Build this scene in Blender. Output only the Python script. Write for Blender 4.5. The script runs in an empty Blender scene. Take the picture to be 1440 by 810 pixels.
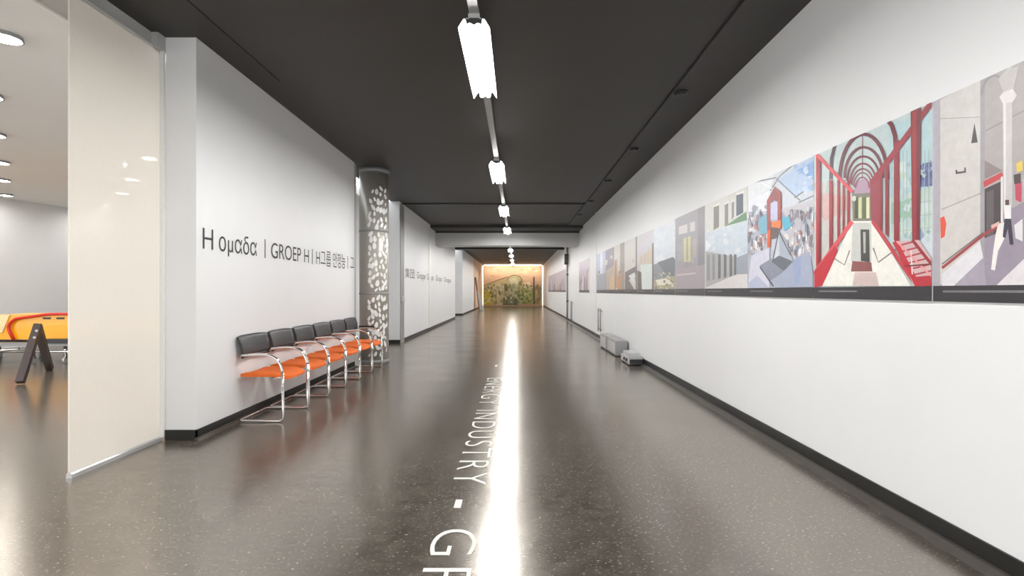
import bpy, bmesh, math, random
from mathutils import Vector, Matrix
random.seed(7)
SC = bpy.context.scene
COL = SC.collection
PI = math.pi

# ------------------------------------------------------------------ layout (metres; camera at x=0,y=0,z=1.25 looking +Y)
F, VX, VY, H = 720.0, 727.0, 409.0, 1.25
XL, XR, ZC = -2.69, 2.13, 3.375        # corridor walls, ceiling
YB = -6.5                              # unseen end behind the camera, left open to add fill light

# ------------------------------------------------------------------ materials
def nodes(name):
    m = bpy.data.materials.new(name); m.use_nodes = True
    nt = m.node_tree
    return m, nt, nt.nodes['Principled BSDF']
def srgb(r, g, b):
    f = lambda c: (c/255/12.92) if c/255 <= .04045 else ((c/255+.055)/1.055)**2.4
    return (f(r), f(g), f(b), 1)
def mat(name, col, rough=.6, metal=0, var=.06, scale=14, bump=0, spec=.5, coat=0):
    m, nt, b = nodes(name)
    tc = nt.nodes.new('ShaderNodeTexCoord'); no = nt.nodes.new('ShaderNodeTexNoise')
    no.inputs['Scale'].default_value = scale; no.inputs['Detail'].default_value = 4
    nt.links.new(tc.outputs['Object'], no.inputs['Vector'])
    mx = nt.nodes.new('ShaderNodeMix'); mx.data_type = 'RGBA'
    mx.inputs['A'].default_value = tuple(c*(1-var) for c in col[:3])+(1,)
    mx.inputs['B'].default_value = tuple(min(1, c*(1+var)) for c in col[:3])+(1,)
    nt.links.new(no.outputs['Fac'], mx.inputs['Factor'])
    nt.links.new(mx.outputs['Result'], b.inputs['Base Color'])
    b.inputs['Roughness'].default_value = rough; b.inputs['Metallic'].default_value = metal
    b.inputs['Specular IOR Level'].default_value = spec
    b.inputs['Coat Weight'].default_value = coat
    if bump:
        bp = nt.nodes.new('ShaderNodeBump'); bp.inputs['Strength'].default_value = bump; bp.inputs['Distance'].default_value = .01
        nt.links.new(no.outputs['Fac'], bp.inputs['Height']); nt.links.new(bp.outputs['Normal'], b.inputs['Normal'])
    return m
def emit(name, col, s):
    m, nt, b = nodes(name)
    b.inputs['Base Color'].default_value = (.8, .8, .8, 1)
    b.inputs['Emission Color'].default_value = col; b.inputs['Emission Strength'].default_value = s
    return m

M = {}
M['wall'] = mat('white_wall_paint', (.80, .805, .81, 1), .45, var=.02, scale=3, spec=.35)
M['ceil'] = mat('charcoal_ceiling_paint', (.040, .036, .034, 1), .55, var=.12, scale=1.2, spec=.4)
M['ceil_white'] = mat('white_ceiling_paint', (.82, .81, .80, 1), .7, var=.02, scale=2)
M['black'] = mat('black_rubber_skirting', (.010, .010, .009, 1), .45, var=.2)
M['cove'] = mat('dark_floor_edge', (.06, .052, .045, 1), .35, var=.2)
M['grey'] = mat('light_grey_paint', (.50, .50, .49, 1), .5, var=.03)
M['midgrey'] = mat('mid_grey_metal', (.30, .30, .30, 1), .45, .1, var=.05)
M['darkgrey'] = mat('dark_grey_metal', (.05, .05, .052, 1), .4, .2, var=.1)
M['white'] = mat('white_enamel', (.82, .82, .80, 1), .35, var=.02)
M['chrome'] = mat('chrome_tube', (.80, .79, .77, 1), .16, 1, var=.03, scale=30)
M['orange'] = mat('orange_seat_fabric', srgb(230, 108, 34), .75, var=.10, scale=160, bump=.1)
M['mesh'] = mat('dark_grey_back_fabric', (.050, .050, .052, 1), .42, var=.2, scale=90, bump=.15)
M['plastic'] = mat('black_plastic', (.015, .015, .016, 1), .35, var=.1)
M['lettering'] = mat('dark_grey_lettering', (.022, .022, .024, 1), .5, var=.05)
M['floorletter'] = mat('white_floor_lettering', (.88, .87, .83, 1), .5, var=.05)
M['boxgrey'] = mat('grey_box_sheet_metal', (.36, .36, .36, 1), .4, .35, var=.05)
M['silver'] = mat('silver_plastic', (.60, .60, .61, 1), .3, .5, var=.04)
M['slate'] = mat('dark_slate_plastic', (.035, .033, .045, 1), .35, var=.1)
M['yellow'] = mat('yellow_lacquer', srgb(250, 178, 20), .3, var=.05, coat=.4)
M['cream'] = mat('cream_lacquer', srgb(250, 222, 170), .35, var=.05)
M['red'] = mat('red_trim', srgb(215, 40, 25), .35, var=.05)
M['wood'] = mat('dark_wenge_wood', srgb(58, 45, 44), .45, var=.25, scale=9)
M['board'] = mat('white_photo_board', (.8, .8, .8, 1), .5, var=.02)
M['brown'] = mat('dark_brown_board', srgb(70, 45, 40), .5, var=.15, scale=4)
M['colmetal'] = mat('warm_grey_column_sheet', (.42, .40, .355, 1), .28, .15, var=.06, scale=5)
M['leafdecal'] = mat('white_leaf_decal', (.85, .85, .83, 1), .4, var=.03)
M['warmlit'] = mat('warm_lit_wall_tint', srgb(240, 205, 175), .6, var=.03)  # warm glow of the mural strips put into the wall colour
M['tube'] = emit('lit_fluorescent_tube', (1, .985, .965, 1), 185)
M['led'] = emit('warm_lit_led_strip', (1, .80, .62, 1), 1.15)
M['disc'] = emit('lit_downlight_disc', (1, .97, .92, 1), 45)

# printed inks: colour per polygon in a colour attribute
def ink(name, rough):
    m, nt, b = nodes(name)
    a = nt.nodes.new('ShaderNodeAttribute'); a.attribute_name = 'ink'
    no = nt.nodes.new('ShaderNodeTexNoise'); no.inputs['Scale'].default_value = 22; no.inputs['Detail'].default_value = 8; no.inputs['Roughness'].default_value = .7
    tc = nt.nodes.new('ShaderNodeTexCoord'); nt.links.new(tc.outputs['Object'], no.inputs['Vector'])
    mr = nt.nodes.new('ShaderNodeMapRange'); mr.inputs['To Min'].default_value = .80; mr.inputs['To Max'].default_value = 1.20
    nt.links.new(no.outputs['Fac'], mr.inputs['Value'])
    vm = nt.nodes.new('ShaderNodeVectorMath'); vm.operation = 'SCALE'
    nt.links.new(a.outputs['Color'], vm.inputs[0]); nt.links.new(mr.outputs['Result'], vm.inputs['Scale'])
    nt.links.new(vm.outputs['Vector'], b.inputs['Base Color'])
    b.inputs['Roughness'].default_value = rough
    return m
M['ink'] = ink('photo_print_ink', .4)
M['mural'] = ink('mural_print_ink', .7)

# floor: dark flecked linoleum with a soft polish
def floor_mat():
    m, nt, b = nodes('polished_dark_linoleum')
    tc = nt.nodes.new('ShaderNodeTexCoord')
    mp = nt.nodes.new('ShaderNodeMapping'); mp.inputs['Scale'].default_value = (1, 1.6, 1)
    nt.links.new(tc.outputs['Object'], mp.inputs['Vector'])
    def noise(s, d, r=.6):
        n = nt.nodes.new('ShaderNodeTexNoise'); n.inputs['Scale'].default_value = s
        n.inputs['Detail'].default_value = d; n.inputs['Roughness'].default_value = r
        nt.links.new(mp.outputs['Vector'], n.inputs['Vector']); return n
    a = noise(9, 8, .72); c = noise(52, 3); w = noise(1.1, 3)
    r1 = nt.nodes.new('ShaderNodeValToRGB'); r1.color_ramp.elements[0].position = .32; r1.color_ramp.elements[1].position = .70
    r1.color_ramp.elements[0].color = (.020, .018, .014, 1); r1.color_ramp.elements[1].color = (.165, .142, .114, 1)
    nt.links.new(a.outputs['Fac'], r1.inputs['Fac'])
    r2 = nt.nodes.new('ShaderNodeValToRGB'); r2.color_ramp.elements[0].position = .61; r2.color_ramp.elements[1].position = .69
    nt.links.new(c.outputs['Fac'], r2.inputs['Fac'])
    mx = nt.nodes.new('ShaderNodeMix'); mx.data_type = 'RGBA'; mx.inputs['B'].default_value = (.34, .31, .26, 1)
    nt.links.new(r2.outputs['Color'], mx.inputs['Factor']); nt.links.new(r1.outputs['Color'], mx.inputs['A'])
    nt.links.new(mx.outputs['Result'], b.inputs['Base Color'])
    mr = nt.nodes.new('ShaderNodeMapRange'); mr.inputs['To Min'].default_value = FLOOR_R[0]; mr.inputs['To Max'].default_value = FLOOR_R[1]
    nt.links.new(w.outputs['Fac'], mr.inputs['Value']); nt.links.new(mr.outputs['Result'], b.inputs['Roughness'])
    b.inputs['IOR'].default_value = 3.2; b.inputs['Specular Tint'].default_value = (1, .93, .85, 1)
    bp = nt.nodes.new('ShaderNodeBump'); bp.inputs['Strength'].default_value = .02; bp.inputs['Distance'].default_value = .001
    nt.links.new(a.outputs['Fac'], bp.inputs['Height']); nt.links.new(bp.outputs['Normal'], b.inputs['Normal'])
    return m
FLOOR_R = (.17, .25)
M['floor'] = floor_mat()

# filmed glass: milky beige, only strong lamps show through
def screen_mat():
    m = bpy.data.materials.new('beige_filmed_glass'); m.use_nodes = True
    nt = m.node_tree; nt.nodes.clear()
    out = nt.nodes.new('ShaderNodeOutputMaterial')
    tr = nt.nodes.new('ShaderNodeBsdfTransparent'); tl = nt.nodes.new('ShaderNodeBsdfTranslucent'); df = nt.nodes.new('ShaderNodeBsdfDiffuse')
    gl = nt.nodes.new('ShaderNodeBsdfGlossy'); gl.inputs['Roughness'].default_value = .05
    no = nt.nodes.new('ShaderNodeTexNoise'); no.inputs['Scale'].default_value = 60
    rp = nt.nodes.new('ShaderNodeValToRGB')
    rp.color_ramp.elements[0].color = (.88, .85, .79, 1); rp.color_ramp.elements[1].color = (.93, .90, .85, 1)
    nt.links.new(no.outputs['Fac'], rp.inputs['Fac'])
    for n in (tl, df): nt.links.new(rp.outputs['Color'], n.inputs['Color'])
    m1 = nt.nodes.new('ShaderNodeMixShader'); m1.inputs[0].default_value = .5
    nt.links.new(tl.outputs[0], m1.inputs[1]); nt.links.new(df.outputs[0], m1.inputs[2])
    m2 = nt.nodes.new('ShaderNodeMixShader'); m2.inputs[0].default_value = .22
    nt.links.new(m1.outputs[0], m2.inputs[1]); nt.links.new(tr.outputs[0], m2.inputs[2])
    m3 = nt.nodes.new('ShaderNodeMixShader'); m3.inputs[0].default_value = .04
    nt.links.new(m2.outputs[0], m3.inputs[1]); nt.links.new(gl.outputs[0], m3.inputs[2])
    nt.links.new(m3.outputs[0], out.inputs['Surface'])
    return m
M['screen'] = screen_mat()

# ------------------------------------------------------------------ mesh helpers
def bm_box(bm, x0, x1, y0, y1, z0, z1, rot=None, bevel=0):
    vs = [bm.verts.new((x, y, z)) for x in (x0, x1) for y in (y0, y1) for z in (z0, z1)]
    idx = [(0, 1, 3, 2), (4, 6, 7, 5), (0, 4, 5, 1), (2, 3, 7, 6), (0, 2, 6, 4), (1, 5, 7, 3)]
    fs = [bm.faces.new([vs[i] for i in q]) for q in idx]
    if bevel:
        es = list({e for f in fs for e in f.edges})
        bmesh.ops.bevel(bm, geom=es, offset=bevel, segments=2, affect='EDGES', profile=.5)
    return vs
def bm_hex(bm, pts):            # 8 points ordered x0y0z0,x0y0z1,x0y1z0,x0y1z1,x1y0z0...
    vs = [bm.verts.new(p) for p in pts]
    for q in [(0, 1, 3, 2), (4, 6, 7, 5), (0, 4, 5, 1), (2, 3, 7, 6), (0, 2, 6, 4), (1, 5, 7, 3)]:
        bm.faces.new([vs[i] for i in q])
def bm_cyl(bm, p0, p1, r, seg=16, r1=None):
    p0, p1 = Vector(p0), Vector(p1); r1 = r if r1 is None else r1
    d = (p1-p0).normalized(); a = d.orthogonal().normalized(); b = d.cross(a)
    A = [bm.verts.new(p0+(a*math.cos(t)+b*math.sin(t))*r) for t in [2*PI*i/seg for i in range(seg)]]
    B = [bm.verts.new(p1+(a*math.cos(t)+b*math.sin(t))*r1) for t in [2*PI*i/seg for i in range(seg)]]
    for i in range(seg):
        f = bm.faces.new((A[i], A[(i+1) % seg], B[(i+1) % seg], B[i])); f.smooth = True
    bm.faces.new(A[::-1]); bm.faces.new(B)
def bm_extr(bm, prof, axis, a0, a1):      # closed 2-D profile swept along an axis: prof pts (u,v); axis 'y' -> (u,a,v)
    def P(u, v, a): return (u, a, v) if axis == 'y' else ((a, u, v) if axis == 'x' else (u, v, a))
    A = [bm.verts.new(P(u, v, a0)) for u, v in prof]; B = [bm.verts.new(P(u, v, a1)) for u, v in prof]
    n = len(prof)
    for i in range(n): bm.faces.new((A[i], A[(i+1) % n], B[(i+1) % n], B[i]))
    bm.faces.new(A[::-1]); bm.faces.new(B)
def round_path(pts, r, n=5):
    out = [Vector(pts[0])]
    for i in range(1, len(pts)-1):
        p, a, b = Vector(pts[i]), Vector(pts[i-1]), Vector(pts[i+1])
        u = (a-p); v = (b-p); q = min(r, u.length*.48, v.length*.48)
        s, e = p+u.normalized()*q, p+v.normalized()*q
        for k in range(n+1):
            t = k/n; out.append(s*(1-t)**2+p*2*t*(1-t)+e*t*t)
    out.append(Vector(pts[-1])); return out
def bm_tube(bm, path, r, seg=10):
    path = [Vector(p) for p in path]; rings = []; up = None
    for i, p in enumerate(path):
        d = (path[min(i+1, len(path)-1)]-path[max(i-1, 0)]).normalized()
        if up is None: up = d.orthogonal().normalized()
        up = (up-d*up.dot(d)).normalized(); s = d.cross(up)
        rings.append([bm.verts.new(p+(up*math.cos(t)+s*math.sin(t))*r) for t in [2*PI*k/seg for k in range(seg)]])
    for a, b in zip(rings, rings[1:]):
        for k in range(seg):
            f = bm.faces.new((a[k], a[(k+1) % seg], b[(k+1) % seg], b[k])); f.smooth = True
    bm.faces.new(rings[0][::-1]); bm.faces.new(rings[-1])
def obj(name, bm, m, parent=None, loc=None):
    bmesh.ops.recalc_face_normals(bm, faces=bm.faces)
    me = bpy.data.meshes.new(name); bm.to_mesh(me); bm.free()
    me.materials.append(M[m] if isinstance(m, str) else m)
    o = bpy.data.objects.new(name, me); COL.objects.link(o)
    if parent: o.parent = parent
    if loc: o.location = loc
    return o
def pieces(name, bm, m, parent):
    """one object for each separate piece of the shape"""
    left = set(bm.verts); out = []
    while left:
        st = [left.pop()]; isl = list(st)
        while st:
            v = st.pop()
            for e in v.link_edges:
                w = e.other_vert(v)
                if w in left: left.discard(w); st.append(w); isl.append(w)
        b2 = bmesh.new(); mp = {v: b2.verts.new(v.co) for v in isl}
        for f in {f for v in isl for f in v.link_faces}:
            b2.faces.new([mp[v] for v in f.verts]).smooth = f.smooth
        out.append(obj(name, b2, m, parent))
    bm.free(); return out
def thing(name, label, cat, loc=(0, 0, 0), group=None):
    o = bpy.data.objects.new(name, None); COL.objects.link(o); o.location = loc
    o.empty_display_size = .1
    return tag(o, label, cat, group)
def tag(o, label, cat, group=None):
    o['label'] = label; o['category'] = cat
    if group: o['group'] = group
    return o
def struct(name, bm, m):
    o = obj(name, bm, m); o['kind'] = 'structure'; return o
def sbox(name, m, *a, **k):
    bm = bmesh.new(); bm_box(bm, *a, **k); return struct(name, bm, m)
def box(name, m, parent, *a, **k):
    bm = bmesh.new(); bm_box(bm, *a, **k); return obj(name, bm, m, parent)
def dup(root, loc, label, group=None):
    r = root.copy(); COL.objects.link(r); r.location = loc; r['label'] = label
    if group: r['group'] = group
    for ch in list(root.children):
        c = ch.copy(); COL.objects.link(c); c.parent = r
        for g in list(ch.children):
            d = g.copy(); COL.objects.link(d); d.parent = c
    return r

# ------------------------------------------------------------------ the setting
sbox('floor', 'floor', -14, 2.6, YB, 41.4, -.1, 0)
sbox('ceiling', 'ceil', -3.0, 2.6, YB, 41.4, ZC, ZC+.12)
sbox('wall_right', 'wall', XR, XR+.2, YB, 41.4, 0, ZC)
sbox('wall_left', 'wall', -2.946, XL, 4.294, 8.46, 0, ZC)
sbox('wall_left_middle', 'wall', -3.6, -2.79, 12.16, 23.1, 0, ZC)
sbox('wall_left_far', 'wall', -3.6, -2.79, 26.2, 33.0, 0, ZC)
sbox('wall_left_end', 'warmlit', -3.6, -2.79, 33.0, 41.2, 0, ZC)
sbox('wall_recess', 'wall', -3.7, -3.5, 8.46, 12.16, 0, ZC)
sbox('wall_recess_front', 'wall', -3.5, -2.946, 8.30, 8.46, 0, ZC)
sbox('wall_recess_far', 'grey', -3.7, -3.5, 23.1, 26.2, 0, ZC)
sbox('wall_end', 'warmlit', -3.2, XR+.2, 41.2, 41.4, 0, ZC)
# the bright side hall seen past the glass screen
pts = [(-12.1, 6.0), (-11.55, 8.6), (-11.1, 11.0), (-10.75, 12.6), (-9.8, 14.0), (-8.0, 14.8), (-3.7, 15.0)]
bm = bmesh.new()
for (a, b), (c, d) in zip(pts, pts[1:]):
    n = Vector((-(d-b), c-a)).normalized()*.15
    bm_hex(bm, [(a, b, 0), (a, b, 3.4), (a+n.x, b+n.y, 0), (a+n.x, b+n.y, 3.4), (c, d, 0), (c, d, 3.4), (c+n.x, d+n.y, 0), (c+n.x, d+n.y, 3.4)])
struct('wall_hall', bm, 'wall')
sbox('ceiling_hall', 'ceil_white', -14, -3.31, YB, 15.2, 3.25, 3.4)
bm = bmesh.new()
bm_box(bm, -14.2, -13.9, YB, 6.2, 0, .15); bm_box(bm, -14.2, -13.9, YB, 6.2, 3.2, 3.4); bm_box(bm, -14.2, -13.9, 5.8, 6.2, .15, 3.2)
struct('wall_hall_side', bm, 'wall')  # unseen side wall, opened wide to let added daylight into the hall
bm = bmesh.new()
for y in (-4.2, -1.7, .8, 3.3, 5.76): bm_box(bm, -14.1, -14.0, y-.04, y+.04, .15, 3.2)
bm_box(bm, -14.1, -14.0, YB, 5.8, .15, .21); bm_box(bm, -14.1, -14.0, YB, 5.8, 3.14, 3.2)
struct('added_window_1', bm, 'white')  # frames of the unseen opening added to brighten the hall
sbox('wall_hall_corner', 'wall', -14.2, -12.0, 6.0, 6.2, 0, 3.4)
# header over the glass screen and the trims
bm = bmesh.new()
bm_box(bm, -3.31, -3.0, YB, 4.294, 3.25, ZC); bm_box(bm, -3.0, -2.946, 4.2, 4.33, 3.25, ZC)
struct('trim_1', bm, 'grey')
bm = bmesh.new(); bm_box(bm, -3.335, -3.31, YB, 4.294, 3.235, 3.275); bm_box(bm, -3.012, -2.985, YB, 4.294, 3.238, 3.268)
struct('trim_2', bm, 'white')
# baseboards: black skirting with a dark coved floor edge
bm = bmesh.new(); bm_box(bm, XR-.012, XR, YB, 41.2, .0, .11); struct('baseboard_right', bm, 'black')
bm = bmesh.new(); bm_extr(bm, [(XR-.012, 0), (XR-.012, .03), (XR-.03, .028), (XR-.062, .006), (XR-.07, 0)], 'y', YB, 41.1); struct('baseboard_right_edge', bm, 'cove')
bm = bmesh.new(); bm_box(bm, XL, XL+.012, 4.282, 8.46, 0, .085); bm_box(bm, -2.946, XL+.012, 4.282, 4.294, 0, .085); struct('baseboard_left', bm, 'black')
bm = bmesh.new(); bm_extr(bm, [(XL+.012, 0), (XL+.012, .025), (XL+.03, .02), (XL+.05, 0)], 'y', 4.25, 8.46); struct('baseboard_left_edge', bm, 'cove')
bm = bmesh.new()
bm_box(bm, -2.79, -2.778, 12.148, 23.1, 0, .085); bm_box(bm, -3.06, -2.778, 12.148, 12.16, 0, .085)
bm_box(bm, -2.79, -2.778, 26.188, 41.2, 0, .085); bm_box(bm, -3.4, -2.778, 26.188, 26.2, 0, .085)
struct('baseboard_left_far', bm, 'black')
# ceiling: lowered strip on the right, joints, cross beam
bm = bmesh.new(); bm_box(bm, 1.65, XR, YB, 16.4, ZC-.025, ZC); struct('trim_3', bm, 'ceil')
bm = bmesh.new(); bm_box(bm, -2.415, -2.405, YB, 5.2, ZC-.006, ZC); bm_box(bm, -2.79, 1.65, 12.42, 12.47, ZC-.03, ZC); struct('trim_4', bm, 'black')
sbox('trim_5', 'ceil', -2.79, XR, 16.5, 17.5, 3.28, ZC)
sbox('trim_6', 'grey', -2.79, XR, 17.5, 18.2, 2.80, 3.23)
sbox('trim_7', 'black', -2.79, XR, 17.5, 18.2, 3.23, ZC)
sbox('trim_8', 'black', -2.79, XR, 23.0, 23.5, 3.12, ZC)
# vertical seams in the walls
sbox('trim_9', 'white', -2.79, -2.772, 16.2, 16.55, .085, 3.2)
sbox('trim_10', 'white', XR-.02, XR, 13.72, 13.84, .11, ZC)
bm = bmesh.new(); bm_box(bm, -2.79, -2.77, 12.20, 12.58, .0, ZC-.05); struct('trim_11', bm, 'midgrey')
bm = bmesh.new(); bm_box(bm, -2.80, -2.735, 12.25, 12.5, .98, 1.12, bevel=.008); o = obj('door_lock', bm, 'silver'); tag(o, 'pale lock plate halfway up the dark seam beside the column', 'lock')
sbox('trim_12', 'grey', -2.80, -2.70, 8.47, 8.60, 0, ZC)

# ------------------------------------------------------------------ glass screen
g = thing('glass_screen', 'tall milky beige glass screen standing in front of the white wall end', 'glass panel', (-2.985, 3.845, 0))
box('glass_pane', 'screen', g, -.006, .006, -.435, .435, .03, 3.25)
bm = bmesh.new(); bm_extr(bm, [(-.020, 0), (.020, 0), (.018, .025), (.011, .036), (-.011, .036), (-.018, .025)], 'y', -.435, .432)
o = obj('bottom_rail', bm, 'silver', g); o['label'] = 'silver floor rail of the glass screen'
box('edge_profile', 'white', g, -.012, .037, .425, .45, .03, 3.25)

# ------------------------------------------------------------------ chairs
def make_chair(loc, label):
    t = thing('visitor_chair', label, 'chair', loc, 'row of orange visitor chairs along the left wall')
    # local: +x = front, y = width; floor at 0
    r = .0125
    W = .284
    bm = bmesh.new()
    bm_tube(bm, round_path([(.225, -W, .47), (.235, -W, r), (-.20, -W, r), (-.20, W, r), (.235, W, r), (.225, W, .47)], .045), r)
    obj('sled_frame', bm, 'chrome', t)
    for s in (-1, 1):
        bm = bmesh.new()
        bm_tube(bm, round_path([(.225, s*W, .46), (.218, s*W, .52), (.17, s*W, .615), (.06, s*W, .648), (-.10, s*W*.99, .640), (-.185, s*W*.93, .634)], .07), r)
        obj('armrest', bm, 'chrome', t)
    bm = bmesh.new()                                     # cross tube under the seat
    bm_tube(bm, round_path([(.224, -W, .425), (.10, -W*.8, .408), (.10, W*.8, .408), (.224, W, .425)], .05), .009)
    obj('seat_support', bm, 'chrome', t)
    # seat: rounded cushion with a waterfall front
    bm = bmesh.new(); nx, ny = 14, 12; top = []; bot = []
    for i in range(nx+1):
        u = i/nx
        for j in range(ny+1):
            v = j/ny*2-1
            ex = 1-.06*(abs(v)**4)
            x = -.20+.455*u*ex; hw = .245*(1-.10*max(0, u-.55)/.45*abs(v)**2)*(1-.05*(1-u)**2)
            edge = min(1, (1-abs(v))/.12, u/.08+.2, (1-u)/.10+.15)
            zt = .452+.012*edge-.030*max(0, u-.72)**1.5/.15-.012*(1-v*v)
            zb = .418+.006*(1-edge)-.028*max(0, u-.72)**1.5/.15
            top.append(bm.verts.new((x, v*hw, zt))); bot.append(bm.verts.new((x, v*hw, zb)))
    I = lambda i, j: i*(ny+1)+j
    for i in range(nx):
        for j in range(ny):
            for L in (top, bot):
                f = bm.faces.new((L[I(i, j)], L[I(i+1, j)], L[I(i+1, j+1)], L[I(i, j+1)])); f.smooth = True
    loop = [I(i, 0) for i in range(nx+1)]+[I(nx, j) for j in range(1, ny+1)]+[I(i, ny) for i in range(nx-1, -1, -1)]+[I(0, j) for j in range(ny-1, 0, -1)]
    for a, b in zip(loop, loop[1:]+loop[:1]): bm.faces.new((top[a], top[b], bot[b], bot[a]))
    obj('seat', bm, 'orange', t)
    # backrest: wide shallow curved panel
    bm = bmesh.new(); n = 16; m_ = 6; fr = []; bk = []
    for i in range(n+1):
        v = i/n*2-1
        for k in range(m_+1):
            w = k/m_
            hw = .275-.02*(1-w)
            x = -.205+.035*v*v*1.0-.035*w+.012*math.sin(w*PI)
            z = .615+.205*w-.010*(v**4)*(1 if w > .5 else -1)
            fr.append(bm.verts.new((x+.008, v*hw, z))); bk.append(bm.verts.new((x-.008, v*hw, z)))
    J = lambda i, k: i*(m_+1)+k
    for i in range(n):
        for k in range(m_):
            for L in (fr, bk):
                f = bm.faces.new((L[J(i, k)], L[J(i+1, k)], L[J(i+1, k+1)], L[J(i, k+1)])); f.smooth = True
    loop = [J(i, 0) for i in range(n+1)]+[J(n, k) for k in range(1, m_+1)]+[J(i, m_) for i in range(n-1, -1, -1)]+[J(0, k) for k in range(m_-1, 0, -1)]
    for a, b in zip(loop, loop[1:]+loop[:1]): bm.faces.new((fr[a], fr[b], bk[b], bk[a]))
    b_ = obj('backrest', bm, 'mesh', t)
    bm = bmesh.new()
    bm_tube(bm, [(-.205+.035*v*v, v*.256, .612) for v in [q/8-1 for q in range(17)]], .014, 8)
    obj('back_rim', bm, 'plastic', b_)
    return t
order = ['nearest to the glass screen', 'second from the glass screen', 'third from the glass screen', 'fourth from the glass screen', 'fifth from the glass screen']
c0 = None
for k in range(6):
    y = 5.15+.60*k
    lab = 'orange-seated chrome visitor chair with dark back, %s in the wall row' % order[k] if k < 5 else 'orange-seated chrome visitor chair with black arm pad, farthest of the row, beside the column'
    if k == 0: c0 = make_chair((-2.455, y, 0), lab)
    else: cl = dup(c0, (-2.455, y, 0), lab)
bm = bmesh.new(); bm_box(bm, -.15, .10, .262, .304, .650, .676, bevel=.01)
o = obj('arm_pad', bm, 'plastic', cl); o['label'] = 'black arm pad'

# ------------------------------------------------------------------ lettering
def text_mesh(s, thin=0):
    c = bpy.data.curves.new('t', 'FONT'); c.body = s; c.resolution_u = 6; c.offset = -thin; c.space_character = 1.16 if thin else 1
    o = bpy.data.objects.new('t', c); COL.objects.link(o)
    dg = bpy.context.evaluated_depsgraph_get(); dg.update()
    me = bpy.data.meshes.new_from_object(o.evaluated_get(dg))
    vs = [(v.co.x, v.co.y) for v in me.vertices]; fs = [tuple(p.vertices) for p in me.polygons]
    bpy.data.objects.remove(o); bpy.data.curves.remove(c); bpy.data.meshes.remove(me)
    return vs, fs
CAP = .70
def lettering(name, s, place, m, label, w0, w1, cap, cat, group, thin=0):
    vs, fs = text_mesh(s, thin)
    x0 = min(v[0] for v in vs); x1 = max(v[0] for v in vs); sx = (w1-w0)/(x1-x0); sy = cap/CAP
    bm = bmesh.new(); V = [bm.verts.new(place(w0+(x-x0)*sx, y*sy)) for x, y in vs]
    for f in fs:
        try: bm.faces.new([V[i] for i in f])
        except ValueError: pass
    me = bpy.data.meshes.new(name); bm.to_mesh(me); bm.free(); me.materials.append(M[m])
    o = bpy.data.objects.new(name, me); COL.objects.link(o)
    return tag(o, label, cat, group)
LW = lambda a, b: (XL+.003, a, 1.612+b)
G1 = 'dark lettering on the left wall'
for s, a, b, lab in [
        ('Η', 4.38, 4.53, 'dark capital letter H starting the Greek words on the left wall'),
        ('ομαδα', 4.617, 5.29, 'dark Greek word after the first H on the left wall'),
        ('GROEP', 5.598, 6.371, 'dark word GROEP on the left wall'),
        ('H', 6.467, 6.61, 'dark letter H following GROEP on the left wall'),
        ('H그룹', 6.856, 7.39, 'dark H and two Korean characters on the left wall'),
        ('안정능', 7.478, 8.02, 'three dark Korean characters above the far chairs on the left wall'),
        ('그', 8.26, 8.44, 'cut-off dark character at the far edge of the left wall')]:
    lettering('wall_lettering', s, LW, 'lettering', lab, a, b, .172, 'lettering', G1)
for y, lab in [(5.464, 'thin dark divider line between the Greek word and GROEP'), (6.725, 'thin dark divider line between H and the Korean characters'), (8.13, 'thin dark divider line after the Korean characters')]:
    bm = bmesh.new(); bm_box(bm, XL, XL+.004, y-.006, y+.006, 1.60, 1.80)
    tag(obj('wall_divider_line', bm, 'lettering'), lab, 'divider line', G1)
LF = lambda a, b: (-2.787, a, 1.60+b)
for s, a, b, lab in [('集団', 12.75, 13.9, 'dark dense characters next to the seam on the farther left wall'),
                     ('Gruppe', 14.3, 15.6, 'grey word second along the farther left wall'),
                     ('Groupe', 15.9, 17.1, 'grey word at the pale seam of the farther left wall'),
                     ('Grupo', 17.6, 19.0, 'grey word past the pale seam of the farther left wall'),
                     ('Gruppo', 19.6, 21.6, 'grey word nearest the far end of the farther left wall')]:
    lettering('wall_lettering', s, LF, 'lettering', lab, a, b, .19, 'lettering', 'lettering on the farther left wall')
FP = lambda a, b: (-.425+b, -a, .0025)     # tops of the letters to the right, reading towards the camera
for s, a, b, lab in [('ENERGY', -7.32, -5.62, 'faded white word farthest along the floor line'),
                     ('INDUSTRY', -5.36, -3.30, 'white word INDUSTRY painted on the dark floor'),
                     ('GROEP', -2.68, -1.17, 'white word starting with a large G on the near floor')]:
    lettering('floor_lettering', s, FP, 'floorletter', lab, a, b, .232, 'floor lettering', 'white lettering along the floor', .014)
bm = bmesh.new(); bm_box(bm, -.365, -.325, 2.95, 3.06, 0, .0025)
tag(obj('floor_dash', bm, 'floorletter'), 'white dash on the floor between INDUSTRY and the large G', 'floor lettering', 'white lettering along the floor')
bm = bmesh.new(); bm_box(bm, -.365, -.325, 8.45, 8.62, 0, .0025)
tag(obj('floor_dash', bm, 'floorletter'), 'faint white dash on the floor at the far start of the lettering', 'floor lettering', 'white lettering along the floor')

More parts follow.
